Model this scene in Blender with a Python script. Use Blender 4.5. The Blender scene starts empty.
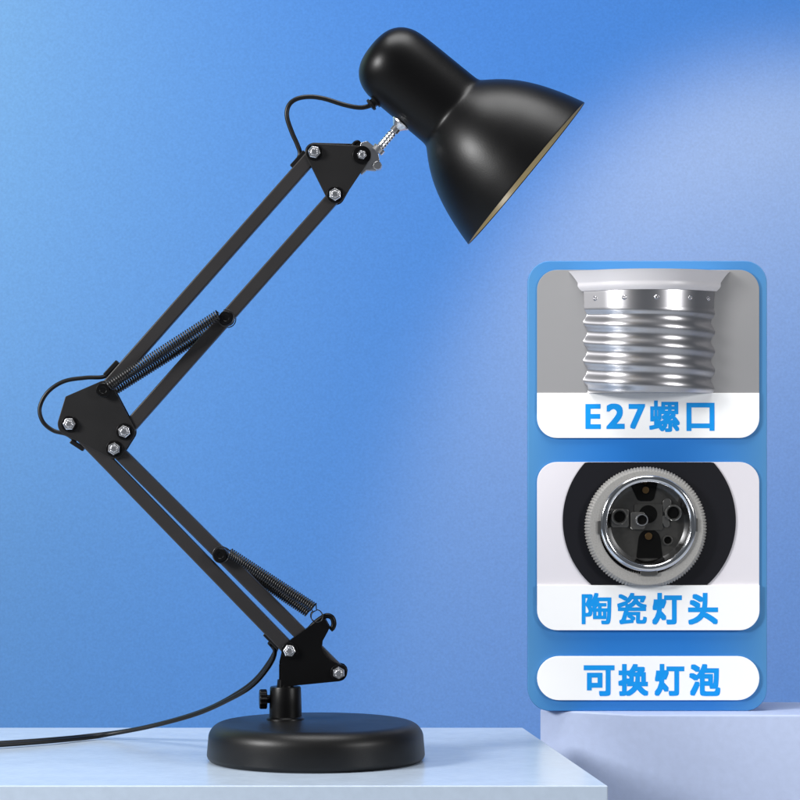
import bpy, bmesh, math, random
from mathutils import Vector, Matrix

random.seed(7)
S = bpy.context.scene
COL = S.collection
rad = math.radians

# ------------------------------------------------------------------ camera, world, lights, exposure
K = 0.0007            # metres per photo pixel in the lamp plane
D = 1.8               # camera distance to the lamp plane (y = 0)
HZ = 445.0            # eye level row in the photo
ZC = 315 * K          # eye height over the plinth top (z = 0)


def W(px, py, d=0.0):
    f = (D + d) / D * K
    return Vector(((px - 400) * f, d, ZC + (HZ - py) * f))


cam_d = bpy.data.cameras.new('camera')
cam = bpy.data.objects.new('camera', cam_d)
COL.objects.link(cam)
cam.location = (0, -D, ZC)
cam.rotation_euler = (rad(90), 0, 0)
cam_d.sensor_width = 36
cam_d.lens = 36 * D / (800 * K)
cam_d.shift_y = (HZ - 400) / 800
cam_d.clip_start = 0.05
cam_d.clip_end = 60
S.camera = cam

wd = bpy.data.worlds.new('World')
S.world = wd
wd.use_nodes = True
bg = wd.node_tree.nodes['Background']
bg.inputs['Color'].default_value = (0.80, 0.88, 1.0, 1)
bg.inputs['Strength'].default_value = 0.10

S.view_settings.view_transform = 'Standard'
S.view_settings.look = 'None'
S.view_settings.exposure = 0
S.view_settings.gamma = 1


def area(name, loc, target, power, sx, sy, color=(1, 1, 1)):
    l = bpy.data.lights.new(name, 'AREA')
    l.shape = 'RECTANGLE'
    l.size, l.size_y = sx, sy
    l.energy = power
    l.color = color
    o = bpy.data.objects.new(name, l)
    COL.objects.link(o)
    o.location = loc
    o.rotation_euler = (Vector(target) - Vector(loc)).to_track_quat('-Z', 'Y').to_euler()
    return o


def spot(name, loc, target, power, size, blend, color, soft=0.05):
    l = bpy.data.lights.new(name, 'SPOT')
    l.energy = power
    l.spot_size = rad(size)
    l.spot_blend = blend
    l.color = color
    l.shadow_soft_size = soft
    o = bpy.data.objects.new(name, l)
    COL.objects.link(o)
    o.location = loc
    o.rotation_euler = (Vector(target) - Vector(loc)).to_track_quat('-Z', 'Y').to_euler()
    return o


# two studio softboxes either side of the camera, one over the set, two added orange spots fitted to the backdrop's pale areas
area('softbox', (-1.45, -0.80, 0.80), (0.0, 0.05, 0.22), 42, 0.42, 0.42)
area('softbox', (1.35, -1.05, 0.62), (0.12, 0.1, 0.2), 13, 0.32, 0.36)
area('overhead_softbox', (0.0, -0.1, 1.35), (0.0, 0.1, 0.0), 15, 0.8, 0.5)
spot('added_backdrop_spot', (0.227, 0.422, 0.907), (0.573, 1.0, -0.040), 105, 71.8, 0.44, (1.0, 0.283, 0.061), 0.05)
spot('added_backdrop_spot', (-1.556, 0.15, 1.45), (-1.186, 1.0, 0.90), 453, 74.7, 0.70, (1.0, 0.440, 0.0386), 0.05)

# ------------------------------------------------------------------ materials


def mat(name, col, rough=0.5, metal=0.0, spec=0.5, coat=0.0, grain=0.0, gscale=600, bump=0.0, bscale=600, rvar=0.0):
    m = bpy.data.materials.new(name)
    m.use_nodes = True
    nt = m.node_tree
    b = nt.nodes['Principled BSDF']
    b.inputs['Base Color'].default_value = (*col, 1)
    b.inputs['Roughness'].default_value = rough
    b.inputs['Metallic'].default_value = metal
    b.inputs['Specular IOR Level'].default_value = spec
    b.inputs['Coat Weight'].default_value = coat
    tc = nt.nodes.new('ShaderNodeTexCoord')
    if grain:
        n = nt.nodes.new('ShaderNodeTexNoise')
        n.inputs['Scale'].default_value = gscale
        n.inputs['Detail'].default_value = 3
        nt.links.new(tc.outputs['Object'], n.inputs['Vector'])
        mr = nt.nodes.new('ShaderNodeMapRange')
        mr.inputs['From Min'].default_value = 0.25
        mr.inputs['From Max'].default_value = 0.75
        mr.inputs['To Min'].default_value = 1 - grain
        mr.inputs['To Max'].default_value = 1 + grain
        nt.links.new(n.outputs['Fac'], mr.inputs['Value'])
        mx = nt.nodes.new('ShaderNodeMix')
        mx.data_type = 'RGBA'
        mx.blend_type = 'MULTIPLY'
        mx.inputs['Factor'].default_value = 1
        mx.inputs['A'].default_value = (*col, 1)
        nt.links.new(mr.outputs['Result'], mx.inputs['B'])
        nt.links.new(mx.outputs['Result'], b.inputs['Base Color'])
    if bump:
        n2 = nt.nodes.new('ShaderNodeTexNoise')
        n2.inputs['Scale'].default_value = bscale
        n2.inputs['Detail'].default_value = 2
        nt.links.new(tc.outputs['Object'], n2.inputs['Vector'])
        bp = nt.nodes.new('ShaderNodeBump')
        bp.inputs['Strength'].default_value = bump
        bp.inputs['Distance'].default_value = 0.0004
        nt.links.new(n2.outputs['Fac'], bp.inputs['Height'])
        nt.links.new(bp.outputs['Normal'], b.inputs['Normal'])
    if rvar:
        n3 = nt.nodes.new('ShaderNodeTexNoise')
        n3.inputs['Scale'].default_value = 45
        n3.inputs['Detail'].default_value = 4
        nt.links.new(tc.outputs['Object'], n3.inputs['Vector'])
        m3 = nt.nodes.new('ShaderNodeMapRange')
        m3.inputs['To Min'].default_value = rough - rvar
        m3.inputs['To Max'].default_value = rough + rvar
        nt.links.new(n3.outputs['Fac'], m3.inputs['Value'])
        nt.links.new(m3.outputs['Result'], b.inputs['Roughness'])
    return m


M_WALL = mat('blue_paint', (0.0519, 0.193, 0.55), 0.75, spec=0.2, grain=0.07, gscale=420, bump=0.15, bscale=500)
M_FLOOR = mat('pale_floor', (0.40, 0.42, 0.44), 0.8, spec=0.2, grain=0.05)
M_PLINTH = mat('pale_blue_plaster', (0.48, 0.565, 0.68), 0.22, spec=0.45, grain=0.035, gscale=160, bump=0.25, bscale=220, rvar=0.06)
M_BLOCK = mat('pale_blue_block', (0.45, 0.52, 0.71), 0.6, spec=0.3, grain=0.035, gscale=160, bump=0.25, bscale=220)
M_BLACK = mat('satin_black', (0.0022, 0.0021, 0.0023), 0.36, spec=0.19, bump=0.10, bscale=1400, rvar=0.04)
M_BASE = mat('matt_black', (0.0055, 0.0053, 0.0053), 0.41, spec=0.3, bump=0.16, bscale=1500, rvar=0.05)
M_ARM = mat('black_steel', (0.021, 0.0195, 0.020), 0.42, spec=0.4, bump=0.14, bscale=1400, rvar=0.05)
M_PLATE = mat('black_plate', (0.010, 0.0095, 0.0097), 0.42, spec=0.38, bump=0.12, bscale=1400, rvar=0.05)
M_WIRE = mat('black_wire', (0.006, 0.006, 0.007), 0.35, metal=0.0, spec=0.5)
M_CORD = mat('black_rubber', (0.005, 0.005, 0.0055), 0.40, spec=0.28)
M_CHROME = mat('chrome', (0.84, 0.84, 0.86), 0.27, metal=1.0)
M_ZINC = mat('zinc', (0.72, 0.72, 0.73), 0.28, metal=1.0)
M_CAP = mat('nickel', (0.60, 0.59, 0.61), 0.29, metal=1.0)
M_LINING = mat('cream_enamel', (0.46, 0.36, 0.18), 0.35, spec=0.5)
M_WHITE = mat('white_plate', (0.95, 0.95, 0.95), 0.5, spec=0.3)
M_LETTER = mat('blue_letters', (0.002, 0.30, 0.80), 0.5, spec=0.3)
M_GREY = mat('grey_card', (0.275, 0.272, 0.276), 0.6, spec=0.2)
M_LILAC = mat('lilac_card', (0.73, 0.70, 0.74), 0.6, spec=0.2)
M_PORC = mat('white_porcelain', (0.66, 0.64, 0.66), 0.35, spec=0.5)
M_CERAMIC = mat('speckled_ceramic', (0.32, 0.31, 0.295), 0.6, spec=0.3, grain=0.12, gscale=900)
M_SOCKET = mat('dark_socket', (0.030, 0.029, 0.027), 0.35, spec=0.5, grain=0.15, gscale=300)
M_INK = mat('black_rim', (0.006, 0.006, 0.009), 0.5, spec=0.25)
M_BRASS = mat('dull_brass', (0.10, 0.06, 0.025), 0.4, metal=0.8)


def board_material():
    m = bpy.data.materials.new('board_blue')
    m.use_nodes = True
    nt = m.node_tree
    b = nt.nodes['Principled BSDF']
    b.inputs['Roughness'].default_value = 0.5
    b.inputs['Specular IOR Level'].default_value = 0.3
    tc = nt.nodes.new('ShaderNodeTexCoord')
    sp = nt.nodes.new('ShaderNodeSeparateXYZ')
    nt.links.new(tc.outputs['Generated'], sp.inputs[0])

    def mth(op, a, bb=None):
        n = nt.nodes.new('ShaderNodeMath')
        n.operation = op
        for i, v in enumerate((a, bb)):
            if v is None:
                continue
            if isinstance(v, (int, float)):
                n.inputs[i].default_value = v
            else:
                nt.links.new(v, n.inputs[i])
        return n.outputs[0]
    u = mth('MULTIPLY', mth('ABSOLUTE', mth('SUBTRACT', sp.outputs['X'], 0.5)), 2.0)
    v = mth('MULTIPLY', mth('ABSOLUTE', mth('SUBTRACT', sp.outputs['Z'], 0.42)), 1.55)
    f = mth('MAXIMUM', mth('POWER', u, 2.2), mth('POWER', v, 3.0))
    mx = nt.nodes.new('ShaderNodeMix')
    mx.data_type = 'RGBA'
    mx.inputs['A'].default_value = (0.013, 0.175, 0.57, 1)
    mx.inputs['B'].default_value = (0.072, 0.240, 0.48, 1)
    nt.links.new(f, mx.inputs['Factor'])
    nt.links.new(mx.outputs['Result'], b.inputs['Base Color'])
    return m


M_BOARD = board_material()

# ------------------------------------------------------------------ mesh helpers (all in world coordinates)
WLOC = {}


def new_bm():
    return bmesh.new()


def obj(name, bm, m, parent=None, smooth=35, bevel=0.0, label=None):
    if name != 'lettering':
        bmesh.ops.remove_doubles(bm, verts=bm.verts, dist=1e-7)
    bmesh.ops.recalc_face_normals(bm, faces=bm.faces)
    lo = Vector((min(v.co[i] for v in bm.verts) for i in range(3)))
    hi = Vector((max(v.co[i] for v in bm.verts) for i in range(3)))
    c = (lo + hi) / 2
    if parent is None:
        c.z = lo.z
    bmesh.ops.translate(bm, verts=bm.verts, vec=-c)
    me = bpy.data.meshes.new(name)
    bm.to_mesh(me)
    bm.free()
    me.materials.append(m)
    if smooth:
        me.shade_smooth()
        me.set_sharp_from_angle(angle=rad(smooth))
    o = bpy.data.objects.new(name, me)
    COL.objects.link(o)
    WLOC[o.name] = c
    if parent is not None:
        o.parent = parent
        o.location = c - WLOC[parent.name]
    else:
        o.location = c
    if bevel:
        bv = o.modifiers.new('bevel', 'BEVEL')
        bv.width = bevel
        bv.segments = 3
        bv.limit_method = 'ANGLE'
        bv.angle_limit = rad(40)
        bv.harden_normals = True
    if label:
        o['label'] = label
    return o


def empty(name, loc, label, cat):
    o = bpy.data.objects.new(name, None)
    COL.objects.link(o)
    o.location = loc
    o.empty_display_size = 0.02
    WLOC[o.name] = Vector(loc)
    o['label'] = label
    o['category'] = cat
    return o


def frame(axis):
    a = Vector(axis).normalized()
    t = Vector((0, 0, 1)) if abs(a.z) < 0.9 else Vector((0, 1, 0))
    u = a.cross(t).normalized()
    return u, a.cross(u).normalized(), a


def lathe(bm, prof, org, axis, n=64, mod=None, close=False):
    """prof: list of (s, r) along the axis"""
    u, v, a = frame(axis)
    rings = []
    for (s, r) in prof:
        if r < 1e-7:
            rings.append([bm.verts.new(org + a * s)])
        else:
            ring = []
            for k in range(n):
                t = 2 * math.pi * k / n
                rr = r * (mod(k, s) if mod else 1)
                ring.append(bm.verts.new(org + a * s + (u * math.cos(t) + v * math.sin(t)) * rr))
            rings.append(ring)
    for i in range(len(rings) - 1):
        p, q = rings[i], rings[i + 1]
        for k in range(n):
            k2 = (k + 1) % n
            if len(p) == 1 and len(q) == 1:
                continue
            if len(p) == 1:
                bm.faces.new((p[0], q[k], q[k2]))
            elif len(q) == 1:
                bm.faces.new((p[k], p[k2], q[0]))
            else:
                bm.faces.new((p[k], p[k2], q[k2], q[k]))
    return rings


def catmull(pts, n=10):
    pts = [Vector(p) for p in pts]
    ext = [pts[0] * 2 - pts[1]] + pts + [pts[-1] * 2 - pts[-2]]
    out = []
    for i in range(1, len(ext) - 2):
        p0, p1, p2, p3 = ext[i - 1:i + 3]
        for k in range(n):
            t = k / n
            out.append(0.5 * ((2 * p1) + (p2 - p0) * t + (2 * p0 - 5 * p1 + 4 * p2 - p3) * t * t + (3 * p1 - p0 - 3 * p2 + p3) * t ** 3))
    out.append(pts[-1])
    return out


def tube(bm, path, r, n=10, shift=None):
    path = [Vector(p) for p in path]
    T = (path[1] - path[0]).normalized()
    U = T.cross(Vector((0, 1, 0)))
    if U.length < 1e-4:
        U = T.cross(Vector((1, 0, 0)))
    U.normalize()
    prev = None
    for i, p in enumerate(path):
        if i == 0:
            t = path[1] - path[0]
        elif i == len(path) - 1:
            t = path[-1] - path[-2]
        else:
            t = path[i + 1] - path[i - 1]
        t.normalize()
        U = (U - t * U.dot(t)).normalized()
        V = t.cross(U)
        ring = [bm.verts.new(p + (U * math.cos(2 * math.pi * k / n) + V * math.sin(2 * math.pi * k / n)) * r) for k in range(n)]
        if prev:
            for k in range(n):
                bm.faces.new((prev[k], prev[(k + 1) % n], ring[(k + 1) % n], ring[k]))
        else:
            bm.faces.new(ring[::-1])
        prev = ring
    bm.faces.new(prev)


def prism(bm, poly, y0, y1):
    """poly: list of (X, Z); extruded along y"""
    f = [bm.verts.new((x, y0, z)) for x, z in poly]
    b = [bm.verts.new((x, y1, z)) for x, z in poly]
    bm.faces.new(f)
    bm.faces.new(b[::-1])
    n = len(poly)
    for i in range(n):
        j = (i + 1) % n
        bm.faces.new((f[i], b[i], b[j], f[j]))


def cyl(bm, p, q, r, n=24, r2=None):
    p, q = Vector(p), Vector(q)
    L = (q - p).length
    lathe(bm, [(0, 0), (0, r), (L, r if r2 is None else r2), (L, 0)], p, q - p, n)


def hull(pts):
    pts = sorted(set((round(x, 7), round(y, 7)) for x, y in pts))

    def half(ps):
        h = []
        for p in ps:
            while len(h) >= 2 and (h[-1][0] - h[-2][0]) * (p[1] - h[-2][1]) - (h[-1][1] - h[-2][1]) * (p[0] - h[-2][0]) <= 0:
                h.pop()
            h.append(p)
        return h[:-1]
    return half(pts) + half(pts[::-1])


# ------------------------------------------------------------------ the setting
def box_prism_plan(bm, plan, z0, z1):
    lo = [bm.verts.new((x, y, z0)) for x, y in plan]
    hi = [bm.verts.new((x, y, z1)) for x, y in plan]
    bm.faces.new(lo[::-1])
    bm.faces.new(hi)
    n = len(plan)
    for i in range(n):
        j = (i + 1) % n
        bm.faces.new((lo[i], lo[j], hi[j], hi[i]))


FZ = -0.36
bm = new_bm()
box_prism_plan(bm, [(-2.2, 1.0), (2.2, 1.0), (2.2, 1.05), (-2.2, 1.05)], FZ, 1.9)
o = obj('backdrop', bm, M_WALL)
o['kind'] = 'structure'
bm = new_bm()
box_prism_plan(bm, [(-2.2, -1.5), (2.2, -1.5), (2.2, 0.998), (-2.2, 0.998)], FZ - 0.05, FZ - 0.001)
o = obj('floor', bm, M_FLOOR)
o['kind'] = 'structure'

bm = new_bm()
box_prism_plan(bm, [(-0.75, -0.136), (0.1346, -0.136), (0.096, 0.206), (-0.75, 0.206)], FZ, 0.0)
o = obj('plinth', bm, M_PLINTH, bevel=0.0009)
o['label'] = 'long pale blue plinth with a smooth top, under the black desk lamp'
o['category'] = 'plinth'

BT = 0.0099
bm = new_bm()
box_prism_plan(bm, [(0.1825, 0.206), (0.66, 0.206), (0.66, 0.307), (0.125, 0.307), (0.1116, 0.250)], FZ, BT)
o = obj('plinth', bm, M_BLOCK, bevel=0.0018)
o['label'] = 'pale blue corner block standing under the blue overlay board'
o['category'] = 'plinth'

# ------------------------------------------------------------------ the desk lamp
AY = 0.008                                  # the plane of the arms
F = (D + AY) / D * K


def L(px, py, y=0.0):
    """point in the arm plane, moved y metres away from the viewer without changing x and z"""
    return Vector(((px - 400) * F, AY + y, ZC + (HZ - py) * F))


def LX(pts):
    return [((x - 400) * F, ZC + (HZ - y) * F) for x, y in pts]


base_c = Vector(((316 - 400) * K, 0, 0))
lamp = empty('desk_lamp', base_c, 'black swing arm desk lamp with bell shade on a round base', 'desk lamp')

# base
R = 109 * K
H = 0.0278
cr = 0.0110
prof = [(0.0, 0.0), (0.0, R - 0.004), (0.0004, R - 0.0022), (0.0022, R - 0.0006), (0.004, R)]
for k in range(0, 13):
    t = k / 12 * math.pi / 2
    prof.append((H - 0.0012 - cr + cr * math.sin(t), R - 0.001 - cr + cr * math.cos(t)))
prof += [(H - 0.0008, R * 0.62), (H - 0.0003, R * 0.45), (H, R * 0.2), (H, 0)]
bm = new_bm()
lathe(bm, prof, base_c, (0, 0, 1), 128)
obj('base', bm, M_BASE, lamp, smooth=50)

# post with locking knob
pc = L(285.5, 700)
pc.z = H - 0.0005
ptop = L(285.5, 686.5).z
r0 = 16 * F
hp = ptop - pc.z
bm = new_bm()
lathe(bm, [(0, 0), (0, r0 * 1.19), (0.0012, r0 * 1.17), (0.0024, r0 * 1.02), (hp * 0.5, r0 * 1.0), (hp - 0.001, r0 * 0.97),
           (hp, r0 * 0.93), (hp, r0 * 0.55), (hp + 0.005, r0 * 0.5), (hp + 0.005, 0)], pc, (0, 0, 1), 64)
post = obj('post', bm, M_BLACK, lamp, smooth=40)
kz = L(0, 699).z
bm = new_bm()
k0 = Vector((pc.x - r0 * 0.9, pc.y, kz))


def knurl(k, s):
    return 1 + (0.05 if k % 4 < 2 else -0.03)


lathe(bm, [(0, 0), (0, 0.0028), (0.003, 0.0028), (0.003, 0.0062), (0.0035, 0.0066), (0.0075, 0.0066), (0.0082, 0.006), (0.0082, 0)],
      k0, (-1, -0.12, 0), 48, knurl)
obj('locking_knob', bm, M_BLACK, post, smooth=30)

# arm bars
HW = 6.8 * F
HT = 0.0042


def bar(p, q, ext0, ext1, y0=-HT, y1=HT):
    p, q = L(*p), L(*q)
    t = (q - p).normalized()
    n = Vector((-t.z, 0, t.x)) * HW
    a, b = p - t * ext0, q + t * ext1
    bm = new_bm()
    prism(bm, [(v.x, v.z) for v in (a + n, b + n, b - n, a - n)], AY + y0, AY + y1)
    return bm


N_BR1, N_BR2 = (290, 650), (339, 672)
N_E1, N_E2, N_E3, N_EK = (70.7, 424), (125.4, 431.6), (115.3, 448.7), (104.8, 390.4)
N_H1, N_H2, N_H3 = (314.6, 153.3), (362, 156), (335.4, 195.4)
barA = obj('arm_bar', bar(N_BR1, N_E1, 0.004, 0.004), M_ARM, lamp, bevel=0.0011)
barB = obj('arm_bar', bar(N_BR2, N_E3, 0.004, 0.004), M_ARM, lamp, bevel=0.0011)
barC = obj('arm_bar', bar(N_EK, N_H1, 0.004, 0.004), M_ARM, lamp, bevel=0.0011)
barD = obj('arm_bar', bar(N_E2, N_H3, 0.004, 0.004), M_ARM, lamp, bevel=0.0011)


def clip(p, q, w, parent):
    p, q = L(*p), L(*q)
    t = (q - p).normalized()
    n = Vector((-t.z, 0, t.x)) * (w * F / 2)
    bm = new_bm()
    prism(bm, [(v.x, v.z) for v in (p + n, q + n, q - n, p - n)], AY - 0.0035, AY + 0.0035)
    obj('cable_clip', bm, M_CORD, parent, bevel=0.0006)


clip((291.5, 167), (305, 152), 4.5, barC)
clip((105, 375.5), (118, 361.5), 4.5, barC)
clip((71, 441), (84, 449.5), 4.5, barA)
clip((264.5, 633.5), (279, 648), 4.5, barA)

PT = 0.0014                                  # plate thickness
PF = HT + 0.0003                             # inner face of the plates


def circ_hull(items):
    pts = []
    for it in items:
        x, y = it[0], it[1]
        r = it[2] if len(it) > 2 else 0
        if r == 0:
            pts.append((x, y))
        else:
            for k in range(40):
                t = 2 * math.pi * k / 40
                pts.append((x + r * math.cos(t), y + r * math.sin(t)))
    return hull(pts)


def plate(name, poly_px, side, parent):
    bm = new_bm()
    y0 = AY - PF - PT if side < 0 else AY + PF
    prism(bm, LX(poly_px), y0, y0 + PT)
    return obj(name, bm, M_PLATE, parent, smooth=25, bevel=0.0004)


def nut(p, parent, r=6.6, turn=0.3, washer=8.3):
    """washer, hexagon nut and bolt end on the viewer's side of a plate"""
    y = -PF - PT
    bm = new_bm()
    cyl(bm, L(*p, y), L(*p, y - 0.0009), washer * F, 32)
    w = obj('washer', bm, M_BLACK, parent, smooth=30, bevel=0.0003)
    bm = new_bm()
    c = L(*p, y - 0.0009)
    lathe(bm, [(0, 0), (0, r * F * 0.98), (0.0021, r * F * 0.98), (0.0029, r * F * 0.86), (0.0029, r * F * 0.62), (0.0025, r * F * 0.55), (0.0025, 0)], c, (0, -1, 0), 6)
    bmesh.ops.rotate(bm, verts=bm.verts, cent=c, matrix=Matrix.Rotation(turn, 3, 'Y'))
    cyl(bm, c, c + Vector((0, -0.0038, 0)), r * F * 0.42, 20)
    obj('nut', bm, M_CHROME, parent, smooth=20, bevel=0.00015)


# mounting bracket: two plates on a web, with a hook for the springs
br_poly = [(282.3, 645)] + [(290 - 8 * math.cos(t), 649.5 - 8 * math.sin(t)) for t in (0.4, 0.8, 1.2)] + \
          [(318, 620), (325, 618), (330, 627), (327.3, 632.5), (322.6, 641), (322, 647), (324.5, 653.5), (330, 659.5), (336, 662.2)] + \
          [(339 + 8.6 * math.cos(t), 671.5 - 8.6 * math.sin(t)) for t in (0.95, 0.5, 0.1, -0.4, -0.8)] + [(340, 680.5), (281, 686.3)]
br_back = [(279, 662)] + br_poly[1:-1] + [(279, 686.3)]
bm = new_bm()
prism(bm, LX(br_poly), AY - PF - PT, AY - PF)
prism(bm, LX(br_back), AY + PF, AY + PF + PT)
prism(bm, LX([(279.2, 683.5), (339, 678), (339.8, 680.4), (279.2, 686.2)]), AY - PF + 0.0001, AY + PF - 0.0001)
prism(bm, LX([(279.2, 664), (281.6, 664), (281.6, 683.6), (279.2, 683.6)]), AY - 0.003, AY + PF - 0.0001)
bracket = obj('mounting_bracket', bm, M_BLACK, lamp, smooth=25, bevel=0.0004)
nut(N_BR1, bracket, turn=0.1)
nut(N_BR2, bracket, turn=0.5)
bm = new_bm()
tube(bm, catmull([L(308, 630.5, -0.0022), L(314, 624, -0.0022), L(321, 618.3, -0.0025), L(327, 615.4, -0.003), L(332, 617.2, -0.003), L(334, 622.5, -0.003),
                  L(333, 627, -0.003), L(330.5, 629.5, -0.003)], 8), 2.7 * F, 12)
obj('spring_hook', bm, M_BLACK, bracket, smooth=60)

# elbow plates
el_poly = circ_hull([(*N_E1, 12), (*N_E2, 10.5), (*N_E3, 10), (*N_EK, 9.5), (68.5, 398.5, 2.5)])
elbow_back = plate('elbow_plate', el_poly, 1, lamp)
elbow = plate('elbow_plate', el_poly, -1, lamp)
nut(N_E1, elbow, turn=0.0)
nut(N_E2, elbow, turn=0.35)
nut(N_E3, elbow, turn=0.6)


def knob(p, parent, r, depth, y_in, name='spring_pin'):
    """grooved black pin head"""
    c = L(*p, -y_in)
    rf = r * F
    bm = new_bm()
    lathe(bm, [(0, 0), (0, rf), (0.0008, rf * 1.0), (depth * 0.5, rf * 0.75), (depth * 0.8, rf * 0.75), (depth * 0.85, rf), (depth * 1.15, rf),
               (depth * 1.25, rf * 0.9), (depth * 1.25, rf * 0.5), (depth * 1.18, rf * 0.42), (depth * 1.18, 0)], c, (0, -1, 0), 32)
    # through to the far side
    cyl(bm, L(*p, -y_in), L(*p, y_in + 0.004), rf * 0.5, 20)
    cyl(bm, L(*p, y_in + 0.004), L(*p, y_in + 0.0055), rf, 24)
    obj(name, bm, M_BLACK, parent, smooth=30)


knob(N_EK, elbow, 7.2, 0.0042, PF + PT)
P_UP = (226.8, 318.6)
P_LO = (221.3, 554.6)
knob(P_UP, barD, 7.0, 0.0055, HT)
knob(P_LO, barB, 7.0, 0.0055, HT)

# head plates
hd_poly = circ_hull([(*N_H1, 9), (*N_H2, 9), (*N_H3, 9)])
head_back = plate('head_plate', circ_hull([(N_H1[0] - 0.5, N_H1[1] - 2, 9.5), (N_H2[0] - 3, N_H2[1] - 3.5, 9.5), (*N_H3, 9)]), 1, lamp)
head = plate('head_plate', hd_poly, -1, lamp)
nut(N_H1, head, turn=0.2)
nut(N_H3, head, turn=0.5)
nut(N_H2, head, r=5.0, turn=0.2, washer=9.2)


# springs
def spring(p, q, y, turns, r_px, parent, ring0, ring1):
    a, b = L(*p, y), L(*q, y)
    t = (b - a).normalized()
    u = Vector((-t.z, 0, t.x))
    v = t.cross(u)
    r = r_px * F
    n = turns * 16
    Ls = (b - a).length
    bm = new_bm()
    pts = [a + t * (Ls * k / n) + (u * math.cos(2 * math.pi * k / 16) + v * math.sin(2 * math.pi * k / 16)) * r for k in range(n + 1)]
    tube(bm, pts, 0.9 * F, 6)
    for c, rr, e in ((ring0, 8.2, pts[0]), (ring1, 8.2, pts[-1])):
        if c is None:
            continue
        cc = L(c[0], c[1], y)
        ang = math.atan2(e.z - cc.z, e.x - cc.x)
        ring = [cc + Vector((math.cos(ang + k / 24 * 5.6), 0, math.sin(ang + k / 24 * 5.6))) * rr * F * (c[2] if len(c) > 2 else 1) for k in range(25)]
        tube(bm, [e] + ring, 0.55 * F, 6)
    return obj('spring', bm, M_WIRE, parent, smooth=70)


spring((110.5, 386.5), (219.5, 315.5), -0.0105, 50, 4.6, lamp, (104.8, 390.4, 0.8), (226.8, 318.6))
spring((112, 390.5), (220.5, 322), 0.0095, 50, 4.6, lamp, (104.8, 390.4, 0.8), (226.8, 318.6))
spring((231, 552.5), (314, 606.5), -0.0105, 42, 4.5, lamp, (222, 554), (317.5, 615.5, 0.72))
spring((226, 559.5), (308, 613.5), 0.0095, 42, 4.5, lamp, (222, 556), (316, 616.5, 0.72))

# shade: lathe about an axis that leans a little towards the viewer
LEAN = rad(0.1)
rim = L(526.4, 173.8)
ax = Vector((0.771, 0, -0.637)).normalized()
ax = (ax * math.cos(LEAN) + Vector((0, -1, 0)) * math.sin(LEAN)).normalized()
sh = [(-201, 0), (-200.8, 8), (-200, 15), (-198.2, 21.5), (-195, 27.5), (-190.5, 32.5), (-185, 36.3), (-178.5, 39), (-171, 40.4), (-160, 41),
      (-130, 41.2), (-104, 41.3), (-98, 41.6), (-95, 42.6), (-92.6, 44.6), (-88, 49.0), (-81, 55.3), (-73, 61.4), (-64, 67.3), (-54, 72.6), (-44, 77.2), (-33, 81.4),
      (-22, 85.2), (-11, 88.4), (-1.0, 91.0)]
bm = new_bm()
outer = [(s * F, r * F) for s, r in sh] + [(0.0, 91.2 * F), (0.1 * F, 90.6 * F), (-0.8 * F, 90.1 * F)]
lathe(bm, outer, rim, ax, 128)
shade = obj('lamp_shade', bm, M_BLACK, lamp, smooth=60)
sub = shade.modifiers.new('smooth', 'SUBSURF')
sub.levels = 1
sub.render_levels = 2
inner = [(-0.8 * F, 90.1 * F)] + [((s - 0.2) * F, (r - 1.4) * F) for s, r in sh[::-1][1:] if s > -150] + [(-150 * F, 0)]
bm = new_bm()
lathe(bm, inner, rim, ax, 128)
obj('shade_lining', bm, M_LINING, shade, smooth=60)
# lamp holder inside the shade
bm = new_bm()
lathe(bm, [(-150 * F, 0), (-150 * F, 30 * F), (-98 * F, 30 * F), (-96 * F, 28 * F), (-96 * F, 23 * F), (-130 * F, 23 * F), (-130 * F, 0)], rim, ax, 48)
obj('lamp_holder', bm, M_PORC, shade, smooth=40)

# cable grommet on the cap
g0 = L(377.5, 99.5)
gd = (L(368.5, 107) - g0).normalized()
bm = new_bm()
lathe(bm, [(0, 0), (0, 7 * F), (3.5 * F, 7 * F), (3.8 * F, 4.6 * F), (6.6 * F, 4.6 * F), (6.9 * F, 6.4 * F), (9.5 * F, 6.0 * F), (10 * F, 4 * F), (10 * F, 0)], g0, gd, 24,
      lambda k, s: 1 + (0.05 if k % 4 < 2 else -0.04))
obj('cable_grommet', bm, M_CORD, shade, smooth=30)

# chrome swivel clamp with bolt to the shade
bm = new_bm()
prism(bm, LX([(361, 143), (367.5, 141.5), (377.5, 149.5), (380, 163.5), (375.8, 171), (366.5, 170.5), (361.5, 175), (357, 165)]), AY - 0.0030, AY - 0.0012)
prism(bm, LX([(361, 143), (367.5, 141.5), (377.5, 149.5), (380, 163.5), (375.8, 171), (366.5, 170.5), (361.5, 175), (357, 165)]), AY + 0.0012, AY + 0.0030)
prism(bm, LX([(374.4, 148), (377.5, 149.5), (380, 163.5), (376.5, 164.5)]), AY - 0.0012, AY + 0.0012)
clamp = obj('swivel_clamp', bm, mat('rolled_zinc', (0.62, 0.62, 0.64), 0.34, metal=1.0), lamp, smooth=25, bevel=0.0009)
rp, rq = L(376.5, 151.5), L(400.8, 123.2)
dr = (rq - rp).normalized()
lr = (rq - rp).length
bm = new_bm()
thr = []
for i in range(0, 13):
    s = lr * 0.10 + lr * 0.55 * i / 12
    thr += [(s, 4.5 * F if i % 2 else 4.0 * F)]
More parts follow.
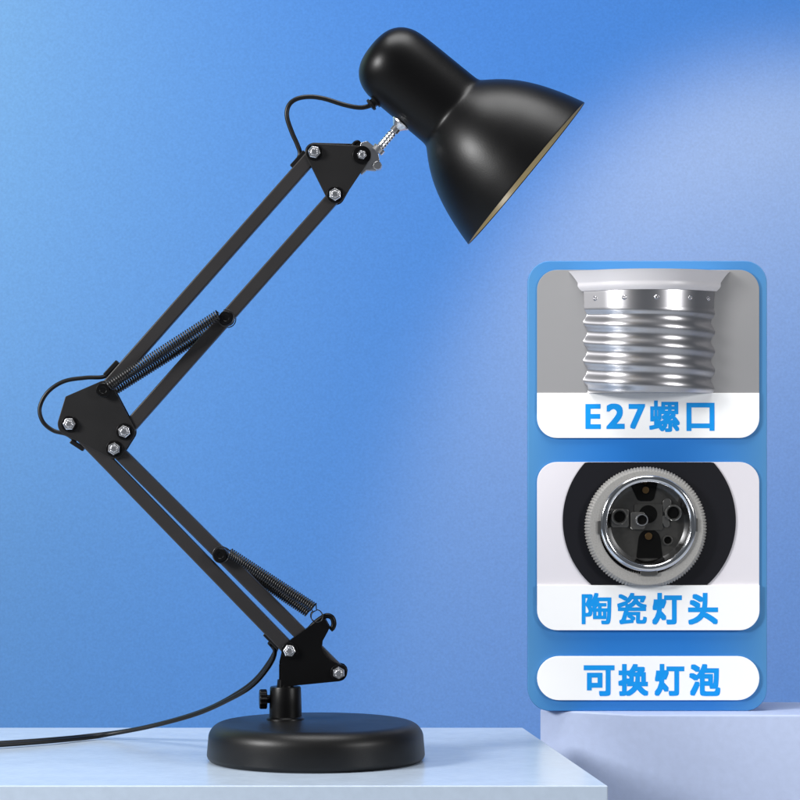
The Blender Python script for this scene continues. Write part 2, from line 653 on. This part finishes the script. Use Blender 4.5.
lathe(bm, [(0, 0), (0, 6.6 * F), (5.2 * F, 6.6 * F), (5.6 * F, 4.2 * F)] + [(s_, r_) for s_, r_ in thr if s_ > 6 * F] + [(lr * 0.66, 3.4 * F), (lr * 0.69, 3.4 * F), (lr * 0.70, 4.8 * F), (lr * 0.83, 4.8 * F),
      (lr * 0.85, 5.6 * F), (lr * 0.92, 8.0 * F), (lr * 0.965, 9.8 * F), (lr * 1.0, 10.2 * F), (lr * 1.02, 9.5 * F), (lr * 1.02, 0)], rp, dr, 40)
obj('swivel_bolt', bm, M_CHROME, clamp, smooth=25)
w0 = L(377.5, 166)
bm = new_bm()
lathe(bm, [(-0.0045, 0), (-0.0045, 4.2 * F), (-0.002, 5.0 * F), (0.002, 5.0 * F), (0.0045, 4.2 * F), (0.0045, 0)], w0, (0, 1, 0), 8)
obj('clamp_nut', bm, M_ZINC, clamp, smooth=20, bevel=0.0002)
bm = new_bm()
tube(bm, catmull([L(352, 148, 0.002), L(354, 143.5, 0.002), L(357.5, 141.5, 0.002), L(360.3, 144.5, 0.002), L(360, 149, 0.002)], 6), 1.9 * F, 10)
obj('stop_hook', bm, M_BLACK, head_back, smooth=60)

# cables
bm = new_bm()
tube(bm, catmull([L(372, 104.2), L(369.4, 105.8), L(360, 107.6), L(345, 105), L(324, 98.6), L(309, 96.8), L(296, 99.2), L(288.5, 106), L(287, 117),
                  L(292, 132.5), L(297.5, 145), L(300, 154), L(296.5, 163)], 10), 2.35 * F, 12)
obj('power_cable', bm, M_CORD, lamp, smooth=60)
bm = new_bm()
tube(bm, catmull([L(113, 368, 0.002), L(103.5, 376.5, 0.003), L(85, 377.6, 0.004), L(63, 381.2, 0.005), L(46.8, 392, 0.005), L(38.8, 407.5, 0.005), L(42, 421.5, 0.004), L(52.5, 430.5, 0.004),
                  L(66, 434.2, 0.003), L(76, 441, 0.002)], 10), 2.1 * F, 12)
obj('power_cable', bm, M_CORD, lamp, smooth=60)

tail = [W(272, 641, 0.008), W(276, 648, 0.012), W(270.5, 662, 0.020), W(255, 681.5, 0.034), W(235, 695.5, 0.050), W(200, 712.3, 0.080), W(150, 726.3, 0.110)]
# the last stretch lies on the plinth


def on_top(px, py, z):
    d = (ZC - z) * D / ((py - HZ) * K) - D
    return W(px, py, d)


tail += [on_top(100, 735.2, 0.0030), on_top(50, 740.4, 0.0026), on_top(0, 744.0, 0.0026), on_top(-60, 747.5, 0.0026), on_top(-160, 750, 0.0026), on_top(-300, 748, 0.0026)]
tp = catmull(tail, 12)
bm = new_bm()
for sgn in (-1, 1):
    path = []
    for i, p in enumerate(tp):
        t = (tp[min(i + 1, len(tp) - 1)] - tp[max(i - 1, 0)]).normalized()
        tw = 0.9 + 0.5 * math.sin(i * 0.045)
        u = t.cross(Vector((0, 0, 1))).normalized()
        v = u.cross(t)
        lift = min(1.0, i / 90)
        lift = lift * lift * (3 - 2 * lift)
        off = (u * math.cos(tw * (1 - lift)) + v * math.sin(tw * (1 - lift))) * (0.0021 + 0.0058 * min(1, i / 120) ** 3) * sgn
        path.append(p + off)
    tube(bm, path, 0.0016, 10)
obj('power_cable', bm, M_CORD, lamp, smooth=60, label='twin black flex trailing left across the plinth')

# ------------------------------------------------------------------ the overlay graphic, built as an added board on the corner block
BY = 0.2358                                   # front face of the board
KB = (D + BY) / D * K


def BX(px, py):
    return ((px - 400) * KB, ZC + (HZ - py) * KB)


def rrect(x0, y0, x1, y1, r, corners='abcd', n=10):
    """a top left, b top right, c bottom right, d bottom left (photo rows grow downwards)"""
    pts = []
    for key, cx, cy, t0 in (('a', x0, y0, math.pi), ('b', x1, y0, 1.5 * math.pi), ('c', x1, y1, 0), ('d', x0, y1, 0.5 * math.pi)):
        if key in corners:
            mx = cx + (r if cx == x0 else -r)
            my = cy + (r if cy == y0 else -r)
            for k in range(n + 1):
                t = t0 + k / n * math.pi / 2
                pts.append((mx + r * math.cos(t), my + r * math.sin(t)))
        else:
            pts.append((cx, cy))
    return pts


def slab(name, pts, y0, y1, m, parent, bevel=0.0003):
    bm = new_bm()
    prism(bm, [BX(x, y) for x, y in pts], y0, y1)
    return obj(name, bm, m, parent, smooth=25, bevel=bevel)


bcx, _ = BX(647.5, 0)
board = empty('overlay_board', (bcx, BY + 0.006, BT), 'blue rounded overlay graphic with three white captioned cards, built as a board on the corner block', 'overlay graphic')
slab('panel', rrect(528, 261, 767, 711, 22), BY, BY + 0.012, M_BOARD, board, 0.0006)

CY = BY - 0.0016                              # front of the cards
LY = CY - 0.0006                              # front of the caption plates


def glyphs(spec, parent):
    """spec: (character, x0, y0, x1, y1) boxes in photo pixels; one mesh of raised letters"""
    bm = new_bm()
    for ch, x0, y0, x1, y1 in spec:
        wt = 0.058 if ch in 'E27' else (0.028 if ch in '螺陶瓷' else 0.040)
        cu = bpy.data.curves.new('glyph', 'FONT')
        cu.body = ch
        cu.size = 1
        cu.resolution_u = 4
        cu.extrude = 0
        cu.fill_mode = 'FRONT'
        to = bpy.data.objects.new('glyph', cu)
        COL.objects.link(to)
        bpy.context.view_layer.update()
        dg = bpy.context.evaluated_depsgraph_get()
        me = to.evaluated_get(dg).to_mesh()
        tb = bmesh.new()
        tb.from_mesh(me)
        to.evaluated_get(dg).to_mesh_clear()
        bpy.data.objects.remove(to)
        bpy.data.curves.remove(cu)
        bmesh.ops.remove_doubles(tb, verts=tb.verts, dist=1e-5)
        gx0, gx1 = min(v.co.x for v in tb.verts), max(v.co.x for v in tb.verts)
        gy0, gy1 = min(v.co.y for v in tb.verts), max(v.co.y for v in tb.verts)
        X0, Z1 = BX(x0, y0)
        X1, Z0 = BX(x1, y1)
        for v in tb.verts:
            x = X0 + (v.co.x - gx0) / (gx1 - gx0) * (X1 - X0)
            z = Z0 + (v.co.y - gy0) / (gy1 - gy0) * (Z1 - Z0)
            v.co = (x, LY - 0.0005, z)
        src = tb
        tb = bmesh.new()
        w = (X1 - X0) * wt
        base = bpy.data.meshes.new('glyph')
        src.to_mesh(base)
        src.free()
        for i, (ux, uz) in enumerate(((-1, -1), (-1, 1), (1, -1), (1, 1), (0, -1), (0, 1), (-1, 0), (1, 0), (0, 0))):
            cb = bmesh.new()
            cb.from_mesh(base)
            yf = LY - 0.00012 - 0.000012 * i
            for v in cb.verts:
                v.co.x = X0 + w + (v.co.x - X0) * (X1 - X0 - 2 * w) / (X1 - X0) + ux * w
                v.co.z = Z0 + w + (v.co.z - Z0) * (Z1 - Z0 - 2 * w) / (Z1 - Z0) + uz * w
                v.co.y = yf
            r = bmesh.ops.extrude_face_region(cb, geom=cb.faces[:])
            for v in [g for g in r['geom'] if isinstance(g, bmesh.types.BMVert)]:
                v.co.y = LY - 0.00004 + 0.000003 * i
            cm = bpy.data.meshes.new('glyph')
            cb.to_mesh(cm)
            cb.free()
            tb.from_mesh(cm)
            bpy.data.meshes.remove(cm)
        bpy.data.meshes.remove(base)
        tm = bpy.data.meshes.new('glyph')
        tb.to_mesh(tm)
        tb.free()
        bm.from_mesh(tm)
        bpy.data.meshes.remove(tm)
    return obj('lettering', bm, M_LETTER, parent, smooth=0)


# card 1: bulb cap
card1 = slab('picture_card', rrect(537, 270, 759, 414, 20, 'ab'), CY, BY - 0.0001, M_GREY, board, label=None) if False else \
    slab('picture_card', rrect(537, 270, 759, 414, 20, 'ab'), CY, BY - 0.0001, M_GREY, board)
card1['label'] = 'grey card with a silver screw bulb cap'
plate1 = slab('caption_plate', rrect(537, 393, 759, 438, 20, 'cd'), LY, BY - 0.0002, M_WHITE, board)
glyphs([('E', 585.2, 404, 600.6, 429), ('2', 606, 403.6, 624.4, 429), ('7', 628.4, 404, 645, 429), ('螺', 649, 400.6, 679.5, 432), ('口', 686.2, 402.8, 714.2, 431)], plate1)

bcx_px = 649.0
bulb_x, _ = BX(bcx_px, 0)


def relief(t):
    """depth of the half round over its chord: an arc that runs out into straight flanks"""
    u = abs(math.cos(t))
    if u > 0.707:
        return (1 - u)
    return 0.293 + math.sqrt(1 - u * u) - 0.7072


def half_round(fn, y_top, y_bot, ny, m, name, parent, depth=1.0):
    """half-round relief on the card; fn(y, theta) is its radius in photo pixels"""
    bm = new_bm()
    nt_ = 72
    rows = []
    for j in range(ny + 1):
        y = y_top + (y_bot - y_top) * j / ny
        row = []
        for k in range(nt_ + 1):
            t = math.pi * k / nt_
            r = fn(y, t) * KB
            z = BX(0, y)[1]
            row.append(bm.verts.new((bulb_x - r * math.cos(t), CY - 0.00005 - r * relief(t) * depth, z)))
        rows.append(row)
    for j in range(ny):
        for k in range(nt_):
            bm.faces.new((rows[j][k], rows[j][k + 1], rows[j + 1][k + 1], rows[j + 1][k]))
    bm.faces.new(rows[0])
    bm.faces.new(rows[-1][::-1])
    return obj(name, bm, m, parent, smooth=50)


def thread(y, t):
    if y < 309:
        base = 65.3 - 0.6 * max(0, (y - 293)) / 21
        if y < 293:
            base += 0.0
        return base
    ph = (y - 313) / 19.2 - t / (2 * math.pi) * 1.0
    w = 0.5 - 0.5 * math.cos(2 * math.pi * ph)
    fade = min(1, (y - 309) / 6)
    bot = max(0.0, (y - 380) / 13) ** 2 * 1.0
    return 61.8 + (1 - fade) * 3.0 + 4.0 * w ** 1.1 * fade - bot


screw = half_round(thread, 291.5, 392.9, 150, M_CAP, 'screw_cap', card1, 0.9)


def collar(y, t):
    if y < 283:
        u = (y - 270) / 13
        return 83.5 - 12.0 * u ** 0.7
    return 71.5 - 0.28 * max(0.0, y - 286) ** 1.6


half_round(collar, 271.5, 291.4, 24, M_PORC, 'bulb_collar', card1, 0.9)
for dx in (594.5, 621.5, 653, 687.5, 707.5):
    c = (dx - bcx_px)
    t = math.acos(-c / 65.0)
    p = Vector((bulb_x - 65.0 * KB * math.cos(t), CY - 65.0 * KB * relief(t) * 0.9, BX(0, 299)[1]))
    nrm = Vector((-max(-0.5, min(0.5, math.cos(t))), -0.86, 0)).normalized()
    bm = new_bm()
    lathe(bm, [(-0.0006, 0), (-0.0006, 0.0021), (0.0, 0.0021), (0.0007, 0.0016), (0.0009, 0.0012), (0.0002, 0.0007), (-0.0003, 0)], p, nrm, 16)
    obj('dimple', bm, M_CAP, screw if False else card1, smooth=60)

# card 2: porcelain lamp socket
card2 = slab('picture_card', rrect(537, 462, 759, 606, 20, 'ab'), CY, BY - 0.0001, M_LILAC, board)
card2['label'] = 'pale card with a ceramic lamp socket'
plate2 = slab('caption_plate', rrect(537, 585, 759, 630, 20, 'cd'), LY - 0.0012, BY - 0.0002, M_WHITE, board)


def clip_circle(cx, cy, r, y0, y1, n=120):
    pts = []
    for k in range(n):
        t = 2 * math.pi * k / n
        pts.append((cx + r * math.cos(t), min(max(cy + r * math.sin(t), y0), y1)))
    out = []
    for p in pts:
        if not out or (abs(p[0] - out[-1][0]) + abs(p[1] - out[-1][1])) > 1e-6:
            out.append(p)
    # drop collinear points along the cut edges
    res = []
    for i, p in enumerate(out):
        a, b = out[i - 1], out[(i + 1) % len(out)]
        if a[1] == p[1] == b[1] and p[1] in (y0, y1):
            continue
        res.append(p)
    return res


slab('black_rim', clip_circle(649, 520.5, 86.5, 462.2, 584.8), CY - 0.0012, CY - 0.0001, M_INK, card2, 0.0003)
SY = CY - 0.0012
sx, sz = BX(645, 527.5)
sc = Vector((sx, SY + 0.0002, sz))


def flute(k, s):
    return 1 + (0.010 if k % 2 else -0.010)


def clipz(bm, ytop_px, ybot_px):
    for py, nz in ((ytop_px, 1), (ybot_px, -1)):
        z = BX(0, py)[1]
        g = bm.verts[:] + bm.edges[:] + bm.faces[:]
        bmesh.ops.bisect_plane(bm, geom=g, plane_co=(0, 0, z), plane_no=(0, 0, nz), clear_outer=True)


bm = new_bm()
px = KB
lathe(bm, [(0, 60.5 * px), (0.004, 60.3 * px), (0.0075, 58.5 * px), (0.0088, 56.5 * px), (0.0088, 50 * px), (0.008, 46.5 * px), (0.0, 45.5 * px)], sc, (0, -1, 0), 240,
      lambda k, s: flute(k, s) if s < 0.008 else 1)
clipz(bm, 462.4, 584.6)
ceramic = obj('ceramic_ring', bm, M_CERAMIC, card2, smooth=25)
rx, rz = BX(647, 523)
rc = Vector((rx, SY, rz))
bm = new_bm()
ring_prof = []
for k in range(13):
    t = math.pi * k / 12
    ring_prof.append((0.0085 + 0.0030 * math.sin(t), (44.6 + 3.9 * math.cos(t)) * px))
ring_prof += [(0.006, 40.2 * px), (0.0006, 36.5 * px)]
lathe(bm, [(0.004, 48 * px)] + ring_prof, rc, (0, -1, 0), 96)
obj('metal_ring', bm, mat('mirror_metal', (0.82, 0.82, 0.83), 0.12, metal=1.0), card2, smooth=50)
bm = new_bm()
lathe(bm, [(0.0003, 0), (0.0010, 0), (0.0010, 42 * px), (0.0003, 42 * px)], rc, (0, -1, 0), 64)
socket = obj('socket_floor', bm, M_SOCKET, card2, smooth=30)


def on_floor(name, pts, h0, h1, m):
    bm = new_bm()
    prism(bm, [BX(x, y) for x, y in pts], SY - h1, SY - h0)
    return obj(name, bm, m, socket, smooth=25, bevel=0.0003)


def disc(cx, cy, r, n=24):
    return [(cx + r * math.cos(2 * math.pi * k / n), cy + r * math.sin(2 * math.pi * k / n)) for k in range(n)]


M_HOLE_SHADE = mat('hole_shade_black', (0.003, 0.003, 0.003), 0.7, spec=0.05)  # flat black pieces, their colour stands in for shade inside the socket holes
on_floor('hole_shade', circ_hull([(636, 488, 4), (652, 488, 4), (641, 496, 5), (649, 496, 5)]), 0.0011, 0.0016, M_HOLE_SHADE)
on_floor('hole_shade', circ_hull([(649, 540, 11), (638, 556, 2), (660, 556, 2)]), 0.0011, 0.0016, M_HOLE_SHADE)
on_floor('contact_stud', disc(645, 490, 3.4), 0.0017, 0.0026, M_BRASS)
on_floor('contact_stud', disc(648, 536, 3.6), 0.0017, 0.0026, M_BRASS)
M_TAB = mat('dull_steel', (0.20, 0.195, 0.185), 0.32, metal=0.9)
on_floor('contact_plate', rrect(634, 504, 662, 530, 2), 0.0011, 0.0022, M_SOCKET)
on_floor('hole_shade', disc(647.5, 514, 9), 0.0023, 0.0026, M_HOLE_SHADE)
on_floor('contact_tab', rrect(630, 512, 644, 529, 2), 0.0027, 0.0038, M_TAB)
on_floor('contact_tab', rrect(611, 509, 628, 527, 2), 0.0011, 0.0024, M_TAB)
on_floor('contact_tab', circ_hull([(666.5, 502.5, 4.2), (666, 510, 3.2)]), 0.0011, 0.0022, M_TAB)
on_floor('contact_tab', circ_hull([(664.5, 519, 3.5), (666, 524, 3)]), 0.0011, 0.0022, M_TAB)


def ringlet(name, cx, cy, r, h, m):
    x, z = BX(cx, cy)
    c = Vector((x, SY, z))
    bm = new_bm()
    lathe(bm, [(h - 0.003, r * px), (h, r * px), (h + 0.0006, r * 0.92 * px), (h + 0.0006, r * 0.78 * px), (h - 0.001, r * 0.70 * px), (h - 0.003, r * 0.70 * px)], c, (0, -1, 0), 32)
    o = obj(name, bm, m, socket, smooth=40)
    bm = new_bm()
    lathe(bm, [(h - 0.0014, 0), (h - 0.0012, 0), (h - 0.0012, r * 0.66 * px), (h - 0.0014, r * 0.66 * px)], c, (0, -1, 0), 24)
    obj('hole_shade', bm, M_HOLE_SHADE, socket, smooth=0)


ringlet('screw_ring', 619, 516.5, 8.2, 0.0040, M_TAB)
ringlet('screw_ring', 672.5, 512.6, 8.2, 0.0040, M_TAB)
ringlet('contact_rivet', 641, 519.6, 6.4, 0.0060, M_CHROME)
ringlet('screw_ring', 667, 540, 5.0, 0.0032, M_TAB)
for (x0, y0, x1, y1) in ((641, 477.5, 653, 481.5), (596.5, 520, 600.5, 533.5), (692, 517.5, 696, 531), (639, 570.5, 656, 574.5)):
    bm = new_bm()
    prism(bm, [BX(x, y) for x, y in rrect(x0, y0, x1, y1, 1.2)], SY - 0.0105, SY - 0.0085)
    obj('retaining_lug', bm, M_TAB, card2, smooth=25, bevel=0.0003)
LYs, LY = LY, LY - 0.0012
glyphs([('陶', 581.4, 592.6, 611, 624), ('瓷', 616.8, 592.6, 646.4, 624), ('灯', 651.7, 592.6, 681.4, 624.4), ('头', 687.6, 592.6, 717.5, 624.4)], plate2)
LY = LYs

# card 3: caption only
plate3 = slab('caption_plate', rrect(537, 656, 759, 700, 21.9), LY, BY - 0.0001, M_WHITE, board)
glyphs([('可', 583.5, 665, 614.3, 695.8), ('换', 618, 663.7, 648.2, 695.8), ('灯', 654.2, 663.7, 684, 695.8), ('泡', 688.8, 663.7, 720, 695.8)], plate3)
